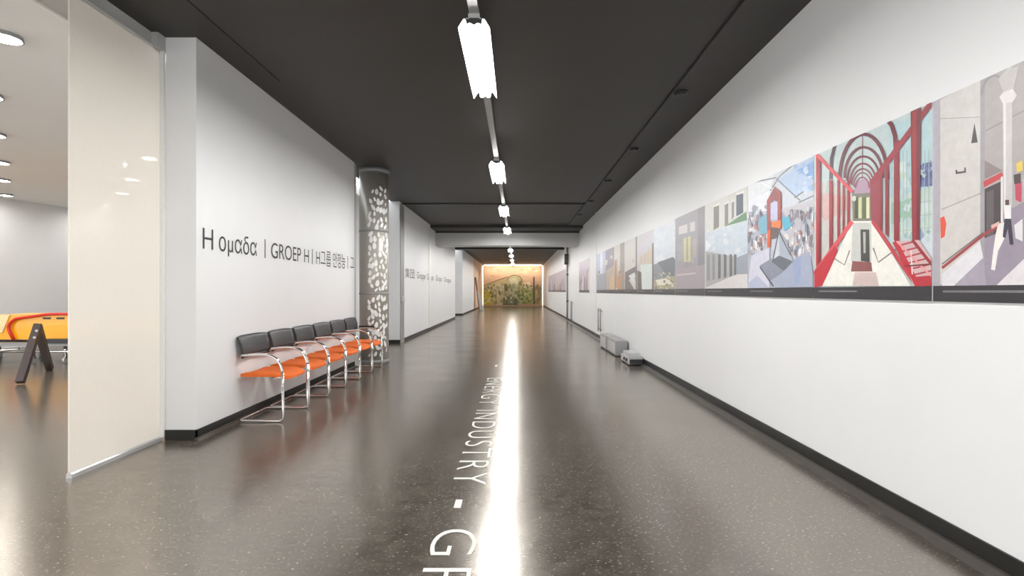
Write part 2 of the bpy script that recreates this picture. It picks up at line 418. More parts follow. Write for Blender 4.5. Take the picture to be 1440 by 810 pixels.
# ------------------------------------------------------------------ decorated column in the recess
c = thing('display_column', 'round warm-grey metal column with white leaf pattern behind the chairs', 'column', (-2.51, 9.0, 0))
bm = bmesh.new(); bm_cyl(bm, (0, 0, .06), (0, 0, 3.30), .25, 48); obj('shaft', bm, 'colmetal', c)
for z0, z1, nm in [(0, .06, 'base_ring'), (1.19, 1.22, 'joint_ring'), (2.27, 2.30, 'joint_ring'), (3.30, ZC, 'top_ring')]:
    bm = bmesh.new(); bm_cyl(bm, (0, 0, z0), (0, 0, z1), .256, 48); obj(nm, bm, 'midgrey', c)
bm = bmesh.new(); rnd = random.Random(3)
placed = []
for _ in range(2600):
    z = rnd.uniform(.15, 3.05); ang = rnd.uniform(-1.32, .05)
    if z > 2.3 and rnd.random() < (z-2.3)/.8: continue
    if any(abs(z-a) < .085 and abs(ang-b) < .21 for a, b in placed): continue
    if abs(z-1.205) < .06 or abs(z-2.285) < .06: continue
    placed.append((z, ang))
    L = rnd.uniform(.035, .062); Wd = L*rnd.uniform(.42, .6); tl = rnd.uniform(-.7, .7)
    vs = []
    for q in range(10):
        t = 2*PI*q/10; px, pz = Wd*math.sin(t)*(1-.25*math.cos(t)), L*math.cos(t)
        x_, z_ = px*math.cos(tl)-pz*math.sin(tl), px*math.sin(tl)+pz*math.cos(tl)
        th = ang+x_/.25-.35
        vs.append(bm.verts.new((.2535*math.cos(th), .2535*math.sin(th), z+z_)))
    bm.faces.new(vs)
o = obj('leaf_pattern', bm, 'leafdecal', c); o['label'] = 'white leaf pattern'

# ------------------------------------------------------------------ ceiling lights on trunking
def make_lamp(loc, label):
    t = thing('ceiling_light', label, 'ceiling light', loc, 'fluorescent lights along the corridor ceiling')
    L = .66
    bm = bmesh.new(); bm_extr(bm, [(-.04, .068), (.04, .068), (.04, .10), (-.04, .10)], 'y', -L, L); obj('housing', bm, 'grey', t)
    bm = bmesh.new()
    for s in (-1, 1): bm_extr(bm, [(s*.035, .068), (s*.075, .062), (s*.112, 0), (s*.109, 0), (s*.073, .057), (s*.035, .062)], 'y', -L, L)
    pieces('reflector', bm, 'white', t)
    for s in (-1, 1):
        bm = bmesh.new(); bm_cyl(bm, (s*.030, -L+.03, .020), (s*.030, L-.03, .020), .018, 12); obj('tube', bm, 'tube', t)
    for s in (-1, 1):
        bm = bmesh.new(); bm_extr(bm, [(-.06, .068), (-.052, .02), (-.03, .034), (0, .018), (.03, .034), (.052, .02), (.06, .068)], 'y', s*(L-.012), s*L)
        obj('end_cap', bm, 'darkgrey', t)
    return t
LY = [-3.6, .3, 4.22, 8.12, 12.0, 15.9, 19.8, 23.6, 27.5, 31.4, 35.3]
nm = {2: 'nearest lit fluorescent ceiling light, large and white above the corridor', 3: 'second lit fluorescent ceiling light from the front', 4: 'third lit fluorescent ceiling light from the front',
      5: 'lit fluorescent ceiling light just in front of the grey cross beam', 7: 'lit ceiling light first below the cross beam in view', 8: 'lit ceiling light second below the cross beam in view',
      9: 'lit ceiling light third below the cross beam in view', 10: 'farthest lit ceiling light before the mural', 0: 'lit ceiling light behind the camera near the open end', 1: 'lit ceiling light directly overhead', 6: 'lit ceiling light hidden behind the cross beam'}
LAMP_W = 92
l0 = None
for i, y in enumerate(LY):
    if l0 is None: l0 = make_lamp((-.3, y, 3.08), nm[i])
    else: dup(l0, (-.3, y, 3.08), nm[i])
for y0, y1, lab in [(YB, 17.5, 'pale cable trunking carrying the near ceiling lights'), (18.2, 41.1, 'cable trunking carrying the ceiling lights beyond the cross beam')]:
    t = thing('cable_trunking', lab, 'cable trunking', (-.3, (y0+y1)/2, 3.18), 'light trunking')
    h = (y1-y0)/2
    bm = bmesh.new(); bm_extr(bm, [(-.033, 0), (.033, 0), (.033, .05), (-.033, .05)], 'y', -h, h); obj('channel', bm, 'midgrey', t)
    yy = -h+.4
    while yy < h:
        bm = bmesh.new(); bm_cyl(bm, (0, yy, .05), (0, yy, ZC-3.18), .006, 8); obj('hanger', bm, 'darkgrey', t); yy += 3.9

# black recessed spots in the lowered ceiling strip
ys = [5.43, 7.57, 9.75, 11.95, 14.05]
wh = ['nearest', 'second', 'third', 'fourth', 'farthest']
s0 = None
for y, w in zip(ys, wh):
    lab = '%s of the small black recessed spots in the right ceiling strip' % w
    if s0 is None:
        s0 = thing('recessed_spot', lab, 'spotlight', (1.73, y, ZC-.025), 'black ceiling spots')
        bm = bmesh.new(); bm_cyl(bm, (0, 0, -.012), (0, 0, 0), .085, 24); obj('rim', bm, 'plastic', s0)
        bm = bmesh.new(); bm_cyl(bm, (0, 0, -.03), (0, 0, -.012), .055, 20, .07); obj('lens_barrel', bm, 'black', s0)
    else: dup(s0, (1.73, y, ZC-.025), lab)

# ------------------------------------------------------------------ pictures on the right wall
def clip(poly, a0, a1, b0, b1):
    for ax, lim, sg in ((0, a0, 1), (0, a1, -1), (1, b0, 1), (1, b1, -1)):
        out = []
        for p, q in zip(poly, poly[1:]+poly[:1]):
            ip, iq = (p[ax]-lim)*sg >= 0, (q[ax]-lim)*sg >= 0
            if ip: out.append(p)
            if ip != iq:
                t = (lim-p[ax])/(q[ax]-p[ax]); out.append((p[0]+(q[0]-p[0])*t, p[1]+(q[1]-p[1])*t))
        poly = out
        if len(poly) < 3: return []
    return poly
def stroke(pts, w):
    L, R = [], []
    for i, p in enumerate(pts):
        a, b = pts[max(i-1, 0)], pts[min(i+1, len(pts)-1)]
        d = Vector((b[0]-a[0], b[1]-a[1])).normalized(); n = Vector((-d.y, d.x))*w/2
        L.append((p[0]+n.x, p[1]+n.y)); R.append((p[0]-n.x, p[1]-n.y))
    return [[L[i], L[i+1], R[i+1], R[i]] for i in range(len(pts)-1)]
def arc(cx, cy, rx, ry, a0, a1, n=14):
    return [(cx+rx*math.cos(math.radians(a0+(a1-a0)*i/n)), cy-ry*math.sin(math.radians(a0+(a1-a0)*i/n))) for i in range(n+1)]
class Print:
    """flat coloured shapes, each a face in one print mesh; T maps sketch coordinates to the print's own plane (a across, b up)"""
    def __init__(s, T, rect): s.T = T; s.r = rect; s.L = []; s.fade = (.86, 30)  # pale haze of glossy reflections put into the ink colours
    def p(s, pts, col): s.L.append((clip([s.T(*q) for q in pts], *s.r), col))
    def raw(s, pts, col): s.L.append((clip(list(pts), *s.r), col))
    def st(s, pts, w, col):
        for q in stroke(pts, w): s.p(q, col)
    def mottle(s, x0, x1, y0, y1, n, sz, cols, seed=1, sy=1):
        rn = random.Random(seed)
        for _ in range(n):
            x, y = rn.uniform(x0, x1), rn.uniform(y0, y1); r = sz*rn.uniform(.4, 1.3); k = rn.randint(4, 7); ph = rn.uniform(0, 6)
            s.p([(x+r*rn.uniform(.6, 1.1)*math.cos(ph+2*PI*q/k), y+sy*r*rn.uniform(.6, 1.1)*math.sin(ph+2*PI*q/k)) for q in range(k)], rn.choice(cols))
    def build(s, to3, step, m, parent):
        bm = bmesh.new(); lay = bm.loops.layers.float_color.new('ink')
        for i, (poly, col) in enumerate(s.L):
            if len(poly) < 3: continue
            try: f = bm.faces.new([bm.verts.new(to3(a, b, step*(i+1))) for a, b in poly])
            except ValueError: continue
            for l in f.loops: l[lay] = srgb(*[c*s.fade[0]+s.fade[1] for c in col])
        me = bpy.data.meshes.new('print'); bm.to_mesh(me); bm.free(); me.materials.append(M[m])
        o = bpy.data.objects.new('print', me); COL.objects.link(o); o.parent = parent
        return o
ZB, ZT, TH = 1.197, 2.212, .012
def crop(ox, oy, s):
    def T(x, y):
        px, py = ox+x/s, oy+y/s
        Y = F*XR/(px-VX); return (Y, H-(py-VY)/F*Y)
    return T
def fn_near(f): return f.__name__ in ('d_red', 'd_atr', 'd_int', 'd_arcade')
def panel(y0, y1, label, draw, ox, oy, s, band=(52, 50, 54), z0=ZB, z1=ZT):
    t = thing('picture_panel', label, 'photo panel', (XR, (y0+y1)/2, z0), 'photo panels on the right wall')
    box('board', 'board', t, -TH, 0, -(y1-y0)/2, (y1-y0)/2, 0, z1-z0)
    P = Print(crop(ox, oy, s), (y0, y1, z0, z1))
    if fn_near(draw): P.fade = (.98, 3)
    draw(P)
    if band:
        P.raw([(y0, z0), (y1, z0), (y1, z0+.078), (y0, z0+.078)], band)
        P.raw([(y0+.55*(y1-y0), z0+.045), (y1-.06, z0+.045), (y1-.06, z0+.055), (y0+.55*(y1-y0), z0+.055)], (120, 118, 122))
    ym = (y0+y1)/2
    P.build(lambda a, b, d: (-TH-d, a-ym, b-z0), .00002, 'ink', t)
    return t
RED, DRED, PINK = (176, 42, 52), (112, 38, 48), (214, 84, 92)
def d_red(P):
    P.p([(0, 0), (540, 0), (540, 810), (0, 810)], (190, 205, 205))
    P.p([(330, 120), (540, 60), (540, 360), (330, 400)], (178, 205, 210))
    P.p([(40, 330), (200, 380), (200, 520), (40, 680)], (198, 196, 190))
    P.p([(60, 380), (190, 395), (190, 440), (60, 500)], (206, 172, 166))
    P.p([(440, 290), (540, 240), (540, 350), (440, 360)], (88, 100, 150))
    P.p([(330, 400), (540, 350), (540, 560), (330, 540)], (196, 214, 202))
    P.p([(340, 420), (420, 400), (420, 480), (340, 500)], (150, 190, 165))
    P.p([(440, 560), (540, 520), (540, 740), (440, 700)], (206, 216, 222))
    P.p([(190, 375), (275, 340), (275, 490), (195, 490)], (120, 118, 105))
    P.p([(200, 352), (215, 335), (240, 328), (265, 345), (265, 380), (200, 385)], (180, 150, 172))
    for x, cc in ((208, (70, 74, 52)), (222, (210, 214, 160)), (238, (92, 98, 60)), (252, (226, 224, 180))): P.p([(x-6, 400), (x+6, 396), (x+6, 478), (x-6, 478)], cc)
    P.mottle(40, 200, 330, 640, 26, 14, [(206, 206, 198), (186, 178, 170), (214, 186, 178), (176, 190, 186)], 2, 1.4)
    P.mottle(380, 540, 260, 560, 34, 18, [(186, 208, 206), (206, 218, 216), (160, 188, 190), (190, 206, 188), (150, 166, 196)], 3, 1.3)
    P.mottle(455, 500, 270, 350, 10, 14, [(80, 92, 142), (110, 120, 166), (96, 110, 158)], 4)
    for x in (345, 388, 402, 470, 486): P.st([(x, 220), (x, 540)], 3, (166, 178, 182))
    for y in (420, 470, 520): P.st([(340, y+10), (500, y-8)], 2.5, (170, 182, 184))
    P.st([(232, 155), (232, 330)], 3, (120, 76, 84))
    # receding ribs
    for i, (cx, top, rx, by, w) in enumerate([(232, 322, 26, 362, 5), (233, 305, 34, 358, 5), (234, 290, 42, 352, 6), (235, 270, 50, 345, 7), (237, 243, 62, 335, 8), (238, 208, 74, 325, 10), (238, 158, 92, 330, 13)]):
        P.st(arc(cx, by, rx, by-top, 180, 0, 16), w, (138-6*i, 70-4*i, 82-4*i))
    P.st([(112, 330), (115, 250), (128, 200), (150, 180)], 12, (84, 60, 70))
    P.st([(362, 240), (358, 165), (345, 125), (325, 100)], 16, DRED)
    for x0, x1, yb in ((175, 184, 540), (157, 165, 560), (137, 146, 590), (106, 120, 620)): P.p([(x0, 330), (x1, 335), (x1, yb-20), (x0, yb)], (150, 44, 56))
    P.p([(56, 235), (75, 240), (75, 640), (56, 665)], RED); P.p([(66, 240), (75, 242), (75, 635), (66, 650)], DRED)
    for x0, x1, y0, yb in ((268, 276, 350, 490), (282, 290, 335, 515), (298, 310, 310, 530), (320, 334, 270, 550), (354, 374, 190, 575)): P.p([(x0, y0), (x1, y0-10), (x1, yb), (x0, yb-14)], (140, 44, 54))
    P.p([(262, 340), (300, 320), (300, 520), (268, 490)], (150, 62, 72))
    P.st([(55, 232), (195, 378)], 13, PINK)
    P.st([(500, 35), (268, 345)], 20, (150, 44, 58))
    P.p([(418, 70), (458, 45), (452, 575), (424, 575)], DRED); P.p([(424, 75), (440, 66), (440, 570), (427, 570)], (158, 42, 50))
    # white ramp and stairs
    P.p([(195, 488), (272, 488), (420, 735), (80, 735)], (236, 234, 226))
    P.p([(197, 495), (268, 495), (268, 680), (190, 640)], (200, 202, 198))
    P.p([(226, 520), (260, 520), (262, 645), (228, 640)], (72, 68, 66))
    P.p([(236, 530), (246, 530), (246, 610), (238, 610)], (180, 182, 172))
    P.p([(195, 640), (268, 645), (272, 680), (190, 680)], (140, 84, 82)); P.p([(205, 682), (285, 682), (298, 735), (195, 735)], (206, 186, 182))
    P.st([(185, 600), (165, 655), (125, 630)], 5, (130, 126, 124)); P.st([(275, 590), (295, 645), (370, 590)], 6, (134, 122, 120))
    P.st([(195, 490), (50, 690)], 16, PINK); P.p([(50, 680), (130, 580), (140, 600), (80, 735), (50, 740)], (192, 46, 58))
    P.st([(272, 488), (440, 735)], 14, (190, 62, 70))
    P.p([(360, 565), (450, 560), (540, 690), (540, 735), (430, 735)], (206, 176, 176))
    for k in range(7): P.st([(372+k*12, 582+k*22), (432+k*14, 566+k*22)], 6, (170, 50, 60))
    P.st([(358, 565), (448, 738)], 20, (184, 44, 56)); P.st([(425, 560), (540, 705)], 12, (150, 40, 50)); P.st([(420, 600), (425, 690)], 5, (232, 214, 212)); P.p([(440, 700), (540, 690), (540, 735), (450, 735)], (178, 48, 58))
    P.st([(365, 565), (500, 700)], 7, (226, 150, 152)); P.st([(395, 660), (520, 650)], 6, (108, 40, 46))
def d_atr(P):
    P.p([(180, 0), (560, 0), (560, 810), (180, 810)], (196, 202, 212))
    P.p([(185, 195), (320, 150), (300, 230), (190, 290)], (214, 218, 222)); P.p([(330, 190), (520, 60), (525, 200), (420, 270)], (172, 192, 220))
    P.p([(430, 140), (520, 90), (522, 190)], (128, 164, 214)); P.p([(190, 290), (300, 235), (290, 340), (190, 345)], (220, 222, 230))
    for a, b in (((185, 205), (330, 175)), ((300, 240), (345, 170)), ((330, 180), (450, 290)), ((420, 275), (525, 205)), ((345, 170), (440, 90)), ((440, 300), (525, 260))): P.st([a, b], 7, (118, 124, 132))
    P.st([(255, 200), (310, 230)], 5, (240, 240, 240))
    P.p([(185, 345), (300, 340), (300, 530), (185, 700)], (176, 178, 190)); P.p([(355, 330), (530, 280), (530, 560), (400, 560)], (190, 188, 196))
    P.mottle(190, 525, 320, 560, 120, 13, [(206, 206, 212), (186, 190, 200), (160, 164, 176), (224, 220, 220), (140, 144, 160), (214, 190, 186)], 6, 1.5)
    P.mottle(420, 525, 90, 250, 20, 16, [(150, 178, 216), (190, 206, 226), (206, 214, 222)], 8)
    rn = random.Random(5)
    for _ in range(150):
        x = rn.choice((rn.uniform(190, 290), rn.uniform(390, 528))); y = rn.uniform(330, 560); w = rn.uniform(4, 14); h = rn.uniform(10, 40)
        P.p([(x, y), (x+w, y-3), (x+w, y+h), (x, y+h)], rn.choice([(112, 114, 126), (222, 222, 226), (240, 238, 236), (150, 130, 136), (206, 182, 180), (130, 142, 160), (176, 122, 116), (104, 106, 118), (190, 192, 204), (234, 234, 238)]))
    P.p([(245, 380), (290, 350), (290, 450), (250, 455)], (110, 168, 190)); P.p([(360, 375), (395, 365), (410, 415), (372, 440)], (86, 172, 200))
    P.p([(288, 500), (286, 290), (325, 220), (358, 250), (358, 430), (340, 430), (340, 300), (325, 285), (306, 305), (304, 500)], (150, 58, 54))
    P.p([(300, 265), (325, 228), (345, 255), (342, 285), (304, 290)], (128, 50, 56)); P.p([(305, 300), (340, 292), (340, 380), (305, 390)], (188, 192, 222))
    P.p([(308, 395), (358, 385), (355, 425), (310, 430)], (224, 118, 52)); P.p([(288, 440), (306, 430), (304, 520), (288, 520)], (214, 96, 50))
    P.p([(310, 420), (350, 425), (345, 470), (310, 480)], (96, 84, 82))
    P.p([(210, 560), (300, 520), (300, 740), (190, 720)], (206, 206, 220))
    P.p([(250, 610), (318, 570), (372, 640), (420, 580), (500, 540), (528, 715), (330, 720)], (164, 172, 192))
    P.p([(250, 612), (318, 570), (372, 640), (300, 690)], (136, 140, 156)); P.p([(420, 590), (460, 560), (455, 690), (425, 718)], (150, 164, 196))
    P.p([(308, 590), (345, 448), (380, 480), (418, 590), (372, 638)], (170, 178, 192)); P.p([(308, 590), (345, 560), (418, 590), (372, 638)], (104, 106, 118))
    P.p([(345, 448), (350, 560), (316, 580)], (204, 210, 220)); P.st([(345, 448), (316, 590)], 5, (70, 70, 80)); P.st([(350, 448), (405, 560)], 5, (76, 76, 84)); P.st([(252, 618), (320, 715)], 7, (96, 98, 108))
    P.p([(190, 700), (240, 660), (300, 720), (190, 722)], (180, 186, 208))
def d_int(P):
    P.p([(0, 0), (900, 0), (900, 810), (0, 810)], (176, 170, 168))
    P.p([(38, 165), (190, 80), (190, 690), (38, 735)], (206, 202, 198)); P.p([(34, 160), (56, 150), (56, 735), (34, 735)], (174, 168, 178))
    P.p([(180, 80), (194, 80), (194, 690), (180, 690)], (160, 156, 160))
    P.st([(56, 212), (188, 207)], 2.5, (166, 160, 156)); P.st([(60, 492), (186, 440)], 3, (160, 152, 148))
    P.p([(152, 288), (172, 285), (162, 225)], (66, 62, 64)); P.p([(103, 370), (108, 370), (110, 376), (130, 373), (131, 362), (135, 362), (136, 378), (104, 383)], (80, 74, 74))
    P.p([(56, 518), (68, 512), (75, 535), (70, 575), (58, 582)], (222, 88, 62))
    P.p([(194, 90), (310, -20), (900, -300), (900, 400), (194, 400)], (172, 165, 164))
    P.st(arc(225, 140, 40, 60, 180, 20), 8, (150, 144, 146)); P.st(arc(330, 60, 60, 90, 180, 60), 12, (198, 194, 192)); P.st([(196, 250), (330, 180)], 4, (150, 140, 138))
    P.p([(194, 340), (250, 372), (194, 398)], (142, 128, 126))
    P.p([(194, 690), (194, 540), (310, 470), (900, 300), (900, 810), (194, 810)], (152, 142, 156))
    P.p([(38, 735), (190, 640), (200, 735)], (166, 158, 172))
    P.p([(190, 405), (248, 376), (252, 392), (192, 424)], (196, 70, 74)); P.p([(194, 428), (245, 405), (245, 560), (194, 580)], (72, 64, 66)); P.p([(200, 440), (222, 430), (222, 570), (200, 575)], (98, 90, 92))
    P.p([(244, 392), (251, 389), (251, 560), (244, 565)], (226, 222, 220))
    P.p([(250, 150), (280, 150), (279, 480), (253, 490)], (200, 196, 196)); P.p([(252, 150), (260, 150), (260, 488), (254, 488)], (224, 222, 220)); P.p([(240, 145), (252, 130), (282, 120), (294, 140), (282, 160), (250, 165)], (222, 218, 214))
    P.p([(252, 130), (236, 90), (262, 60), (300, 50), (284, 120)], (192, 188, 186))
    P.st([(62, 672), (190, 570), (250, 535)], 9, (160, 70, 74)); P.st([(62, 660), (190, 562)], 4, (120, 110, 112))
    P.p([(62, 690), (180, 590), (190, 640), (90, 735), (62, 735)], (222, 220, 224))
    # people in the picture
    P.p([(236, 535), (262, 530), (258, 575), (236, 620), (226, 680), (214, 676), (222, 610), (228, 570)], (236, 232, 228)); P.p([(214, 540), (240, 528), (238, 540), (216, 552)], (222, 180, 170))
    P.p([(254, 480), (276, 478), (276, 525), (256, 525)], (236, 234, 234)); P.p([(256, 520), (276, 520), (284, 600), (272, 600), (266, 550), (258, 580), (250, 576)], (58, 56, 70)); P.p([(258, 462), (270, 462), (270, 478), (258, 478)], (92, 66, 60))
    P.p([(288, 412), (308, 405), (308, 470), (290, 462)], (190, 70, 96)); P.p([(284, 385), (306, 380), (306, 410), (286, 414)], (74, 60, 62)); P.p([(292, 350), (312, 340), (312, 372), (294, 378)], (226, 196, 90))
    P.p([(286, 540), (312, 520), (312, 590), (290, 580)], (226, 224, 226))
    P.p([(220, 735), (320, 640), (330, 735)], (222, 216, 220))
def W_(P, c): P.p([(-200, -200), (1300, -200), (1300, 900), (-200, 900)], c)
def d_arcade(P):
    W_(P, (206, 208, 208)); P.mottle(640, 860, 180, 400, 30, 16, [(214, 212, 206), (196, 198, 192), (206, 204, 200)], 2); P.p([(630, 250), (860, 160), (860, 310), (740, 360), (640, 400)], (204, 204, 198))
    for x, w, y0, y1, cc in ((682, 28, 262, 382, (112, 108, 102)), (740, 18, 250, 365, (120, 118, 112)), (776, 12, 240, 330, (120, 120, 116)), (800, 36, 200, 310, (58, 74, 92))):
        P.p([(x, y0), (x+w, y0-12), (x+w, y1-18), (x, y1)], cc); P.p([(x-3, y0-8), (x+w+3, y0-22), (x+w+3, y0-10), (x-3, y0+2)], (226, 224, 218))
    P.p([(740, 362), (852, 285), (856, 330)], (84, 128, 92)); P.p([(640, 400), (860, 330), (860, 530), (640, 500)], (196, 208, 218)); P.p([(640, 430), (670, 460), (640, 500)], (228, 232, 236))
    P.p([(640, 490), (800, 520), (800, 610), (640, 680)], (170, 170, 170))
    for x in (648, 675, 705, 735, 765, 788): P.p([(x, 505), (x+14, 510), (x+14, 640-(x-640)*.18), (x, 648-(x-640)*.18)], (106, 106, 110) if x > 700 else (140, 142, 144))
    P.p([(800, 525), (860, 500), (860, 610), (800, 610)], (150, 156, 166)); P.p([(640, 680), (800, 612), (860, 608), (860, 700), (640, 700)], (212, 208, 208)); P.mottle(640, 860, 350, 500, 18, 20, [(206, 214, 222), (190, 202, 214), (216, 220, 224)], 9)
def d_purple(P):
    W_(P, (150, 144, 152)); P.mottle(485, 640, 260, 690, 40, 18, [(156, 150, 156), (142, 136, 146), (160, 156, 160)], 3, 1.4); P.p([(485, 310), (640, 250), (640, 420), (485, 450)], (144, 140, 148)); P.p([(600, 250), (640, 240), (640, 690), (600, 690)], (126, 122, 130))
    P.p([(500, 365), (585, 335), (585, 385), (500, 405)], (196, 192, 192)); P.p([(545, 345), (560, 340), (560, 392), (545, 396)], (150, 146, 150))
    P.p([(525, 425), (562, 412), (562, 545), (525, 545)], (196, 192, 138)); P.p([(540, 420), (548, 418), (548, 540), (540, 540)], (150, 146, 132)); P.p([(572, 430), (592, 424), (592, 520), (572, 525)], (166, 162, 150))
    P.p([(485, 580), (640, 560), (640, 690), (485, 690)], (158, 146, 152)); P.p([(490, 610), (590, 600), (590, 608), (490, 620)], (190, 180, 182))
def d_sky(P):
    W_(P, (206, 214, 222)); P.mottle(370, 490, 330, 540, 16, 22, [(200, 208, 220), (214, 220, 226)], 3); P.p([(370, 560), (420, 540), (490, 530), (490, 640), (370, 640)], (124, 132, 138)); P.p([(390, 548), (470, 520), (490, 540), (490, 625), (430, 610)], (98, 106, 112))
    P.p([(370, 640), (490, 615), (490, 690), (370, 690)], (158, 152, 120)); P.p([(380, 640), (440, 630), (470, 660), (390, 668)], (226, 218, 200)); P.mottle(372, 488, 600, 685, 26, 8, [(176, 168, 140), (128, 130, 110), (216, 204, 184), (104, 108, 100), (190, 176, 150)], 4)
def d_hand(P):
    W_(P, (190, 184, 190)); P.mottle(285, 372, 500, 690, 22, 9, [(150, 144, 146), (206, 196, 180), (120, 112, 112), (186, 176, 170), (214, 212, 214)], 5, 1.5); P.p([(285, 480), (370, 380), (370, 470), (285, 540)], (190, 186, 196))
    for x in (300, 318, 336, 352): P.p([(x, 520-(x-300)*.9), (x+12, 508-(x-300)*.9), (x+12, 590), (x, 590)], (196, 176, 148))
    P.p([(300, 560), (365, 555), (358, 690), (308, 690)], (206, 216, 212)); P.p([(362, 450), (374, 445), (374, 690), (362, 690)], (84, 76, 78)); P.p([(285, 590), (305, 600), (308, 690), (285, 690)], (92, 84, 84))
def d_beige(P):
    W_(P, (202, 200, 194)); P.mottle(220, 292, 540, 690, 22, 9, [(150, 144, 146), (206, 196, 180), (120, 112, 112), (186, 176, 170), (214, 212, 214)], 5, 1.5); P.p([(275, 400), (292, 395), (292, 690), (275, 690)], (118, 112, 96)); P.p([(220, 600), (290, 560), (290, 600), (240, 640), (270, 690), (220, 690)], (104, 96, 98)); P.p([(238, 618), (272, 600), (268, 660)], (214, 214, 218))
def d_brown(P):
    W_(P, (198, 192, 182)); P.mottle(166, 222, 520, 690, 22, 9, [(150, 144, 146), (206, 196, 180), (120, 112, 112), (186, 176, 170), (214, 212, 214)], 5, 1.5); P.p([(195, 440), (222, 430), (222, 690), (195, 690)], (146, 138, 130)); P.p([(166, 540), (178, 530), (178, 680), (166, 680)], (168, 128, 88)); P.p([(180, 620), (200, 600), (200, 690), (180, 690)], (186, 134, 96))
def d_dark(P):
    W_(P, (132, 124, 140)); P.mottle(122, 168, 520, 690, 22, 9, [(150, 144, 146), (206, 196, 180), (120, 112, 112), (186, 176, 170), (214, 212, 214)], 5, 1.5); P.p([(122, 590), (168, 560), (168, 690), (122, 690)], (176, 162, 150)); P.p([(140, 640), (160, 600), (165, 690), (140, 690)], (206, 176, 136))
def d_blue(P):
    W_(P, (176, 188, 212)); P.mottle(56, 122, 520, 690, 22, 9, [(150, 144, 146), (206, 196, 180), (120, 112, 112), (186, 176, 170), (214, 212, 214)], 5, 1.5); P.p([(90, 490), (104, 485), (104, 620), (90, 620)], (214, 220, 234)); P.p([(60, 500), (70, 495), (70, 690), (60, 690)], (136, 148, 180)); P.p([(60, 620), (122, 600), (122, 690), (60, 690)], (150, 156, 168))
E_ = [1.56, 2.608, 3.651, 4.70, 5.77, 6.85, 7.93, 9.02, 10.08, 11.15, 12.25, 13.62]
Z = (820, 220, 3.682)
specs = [('photo panel at the right edge showing a pale hall with slim white column and visitors', d_int, (1300, 70, 2.189)),
         ('photo panel of a walkway under red arched ribs on the right wall', d_red, (1130, 130, 2.7)),
         ('photo panel of a bright glass-roofed hall with a grey faceted sculpture', d_atr, (1000, 200, 3.52)),
         ('photo panel of a pale street arcade with chimneys and green roof corner', d_arcade, Z),
         ('purple-grey photo panel of a facade with yellow lit windows', d_purple, Z),
         ('photo panel of pale empty sky over a dark low house', d_sky, Z),
         ('photo panel with tan upright fins and a pale green gable', d_hand, Z),
         ('pale beige photo panel with a dark diagonal shape low down', d_beige, Z),
         ('beige photo panel with orange-brown streaks in its lower half', d_brown, Z),
         ('small dark mauve photo panel between the blue and the beige ones', d_dark, Z),
         ('pale blue striped photo panel next to the white wall seam', d_blue, Z)]
for k, (lab, fn, tr) in enumerate(specs):
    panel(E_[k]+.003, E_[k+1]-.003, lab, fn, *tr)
def d_far(P):
    a0, a1, b0, b1 = P.r; rn = random.Random(int(a0*10))
    P.raw([(a0, b0), (a1, b0), (a1, b1), (a0, b1)], (176, 166, 182))
    for _ in range(16):
        a = rn.uniform(a0, a1); w = rn.uniform(.03, .12)*(a1-a0); b = rn.uniform(b0+.1, b0+.7); h = rn.uniform(.1, .5)
        P.raw([(a, b0), (a+w, b0), (a+w, b), (a, b+h*.2)], rn.choice([(120, 108, 124), (206, 190, 170), (150, 140, 160), (210, 204, 212), (140, 110, 96)]))
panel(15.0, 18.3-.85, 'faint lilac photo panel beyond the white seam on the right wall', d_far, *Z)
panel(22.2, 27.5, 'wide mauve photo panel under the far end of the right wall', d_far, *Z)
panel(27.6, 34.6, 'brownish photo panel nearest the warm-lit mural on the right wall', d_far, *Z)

# ------------------------------------------------------------------ mural at the end
ms = 8.1
def mt(x, y):
    px, py = 660+x/ms, 350+y/ms; Y = 41.13
    return ((px-VX)/F*Y, H-(py-VY)/F*Y)
t = thing('wall_mural', 'large tan and olive-green mural covering the far end wall', 'mural', (-.3, 41.2, 0))
x0, x1 = mt(166, 0)[0], mt(824, 0)[0]
box('board', 'board', t, x0+.3, x1+.3, -.06, 0, .02, 3.22)
P = Print(mt, (x0, x1, .02, 3.22))
P.p([(0, 0), (1100, 0), (1100, 900), (0, 900)], (206, 168, 132))
rn = random.Random(11)
for _ in range(60):
    x = rn.uniform(150, 830); y = rn.uniform(200, 420); w = rn.uniform(20, 70); h = rn.uniform(8, 22)
    P.p([(x, y), (x+w, y-4), (x+w, y+h), (x, y+h+3)], rn.choice([(214, 178, 142), (196, 156, 120), (202, 170, 138), (186, 150, 116), (216, 186, 150)]))
P.p([(150, 420), (300, 360), (440, 330), (440, 640), (150, 640)], (182, 160, 110))
P.st([(150, 425), (300, 365), (440, 318)], 12, (128, 98, 66))
P.p([(150, 470), (200, 460), (260, 560), (270, 640), (150, 640)], (196, 178, 44)); P.p([(170, 520), (215, 540), (235, 610), (180, 620)], (218, 206, 60))
P.st([(200, 440), (262, 520), (250, 625)], 26, (86, 92, 44))
P.p([(262, 420), (330, 390), (400, 420), (420, 520), (380, 590), (390, 640), (300, 640), (315, 560), (275, 500)], (202, 190, 146)); P.p([(330, 430), (372, 420), (385, 500), (345, 520)], (228, 222, 190))
P.p([(330, 480), (350, 470), (362, 520), (340, 545)], (110, 108, 66)); P.p([(395, 400), (430, 395), (440, 500), (405, 520)], (94, 88, 56)); P.p([(276, 470), (300, 460), (310, 540), (290, 560)], (120, 122, 66))
P.p([(430, 330), (500, 300), (590, 320), (600, 420), (560, 560), (440, 560)], (176, 172, 124)); P.st(arc(515, 370, 85, 70, 175, 5), 10, (112, 92, 62))
P.p([(460, 350), (520, 330), (560, 370), (540, 440), (470, 430)], (204, 200, 164)); P.p([(480, 400), (520, 390), (530, 450), (490, 470)], (150, 158, 120)); P.p([(450, 450), (540, 450), (540, 540), (460, 540)], (190, 190, 150))
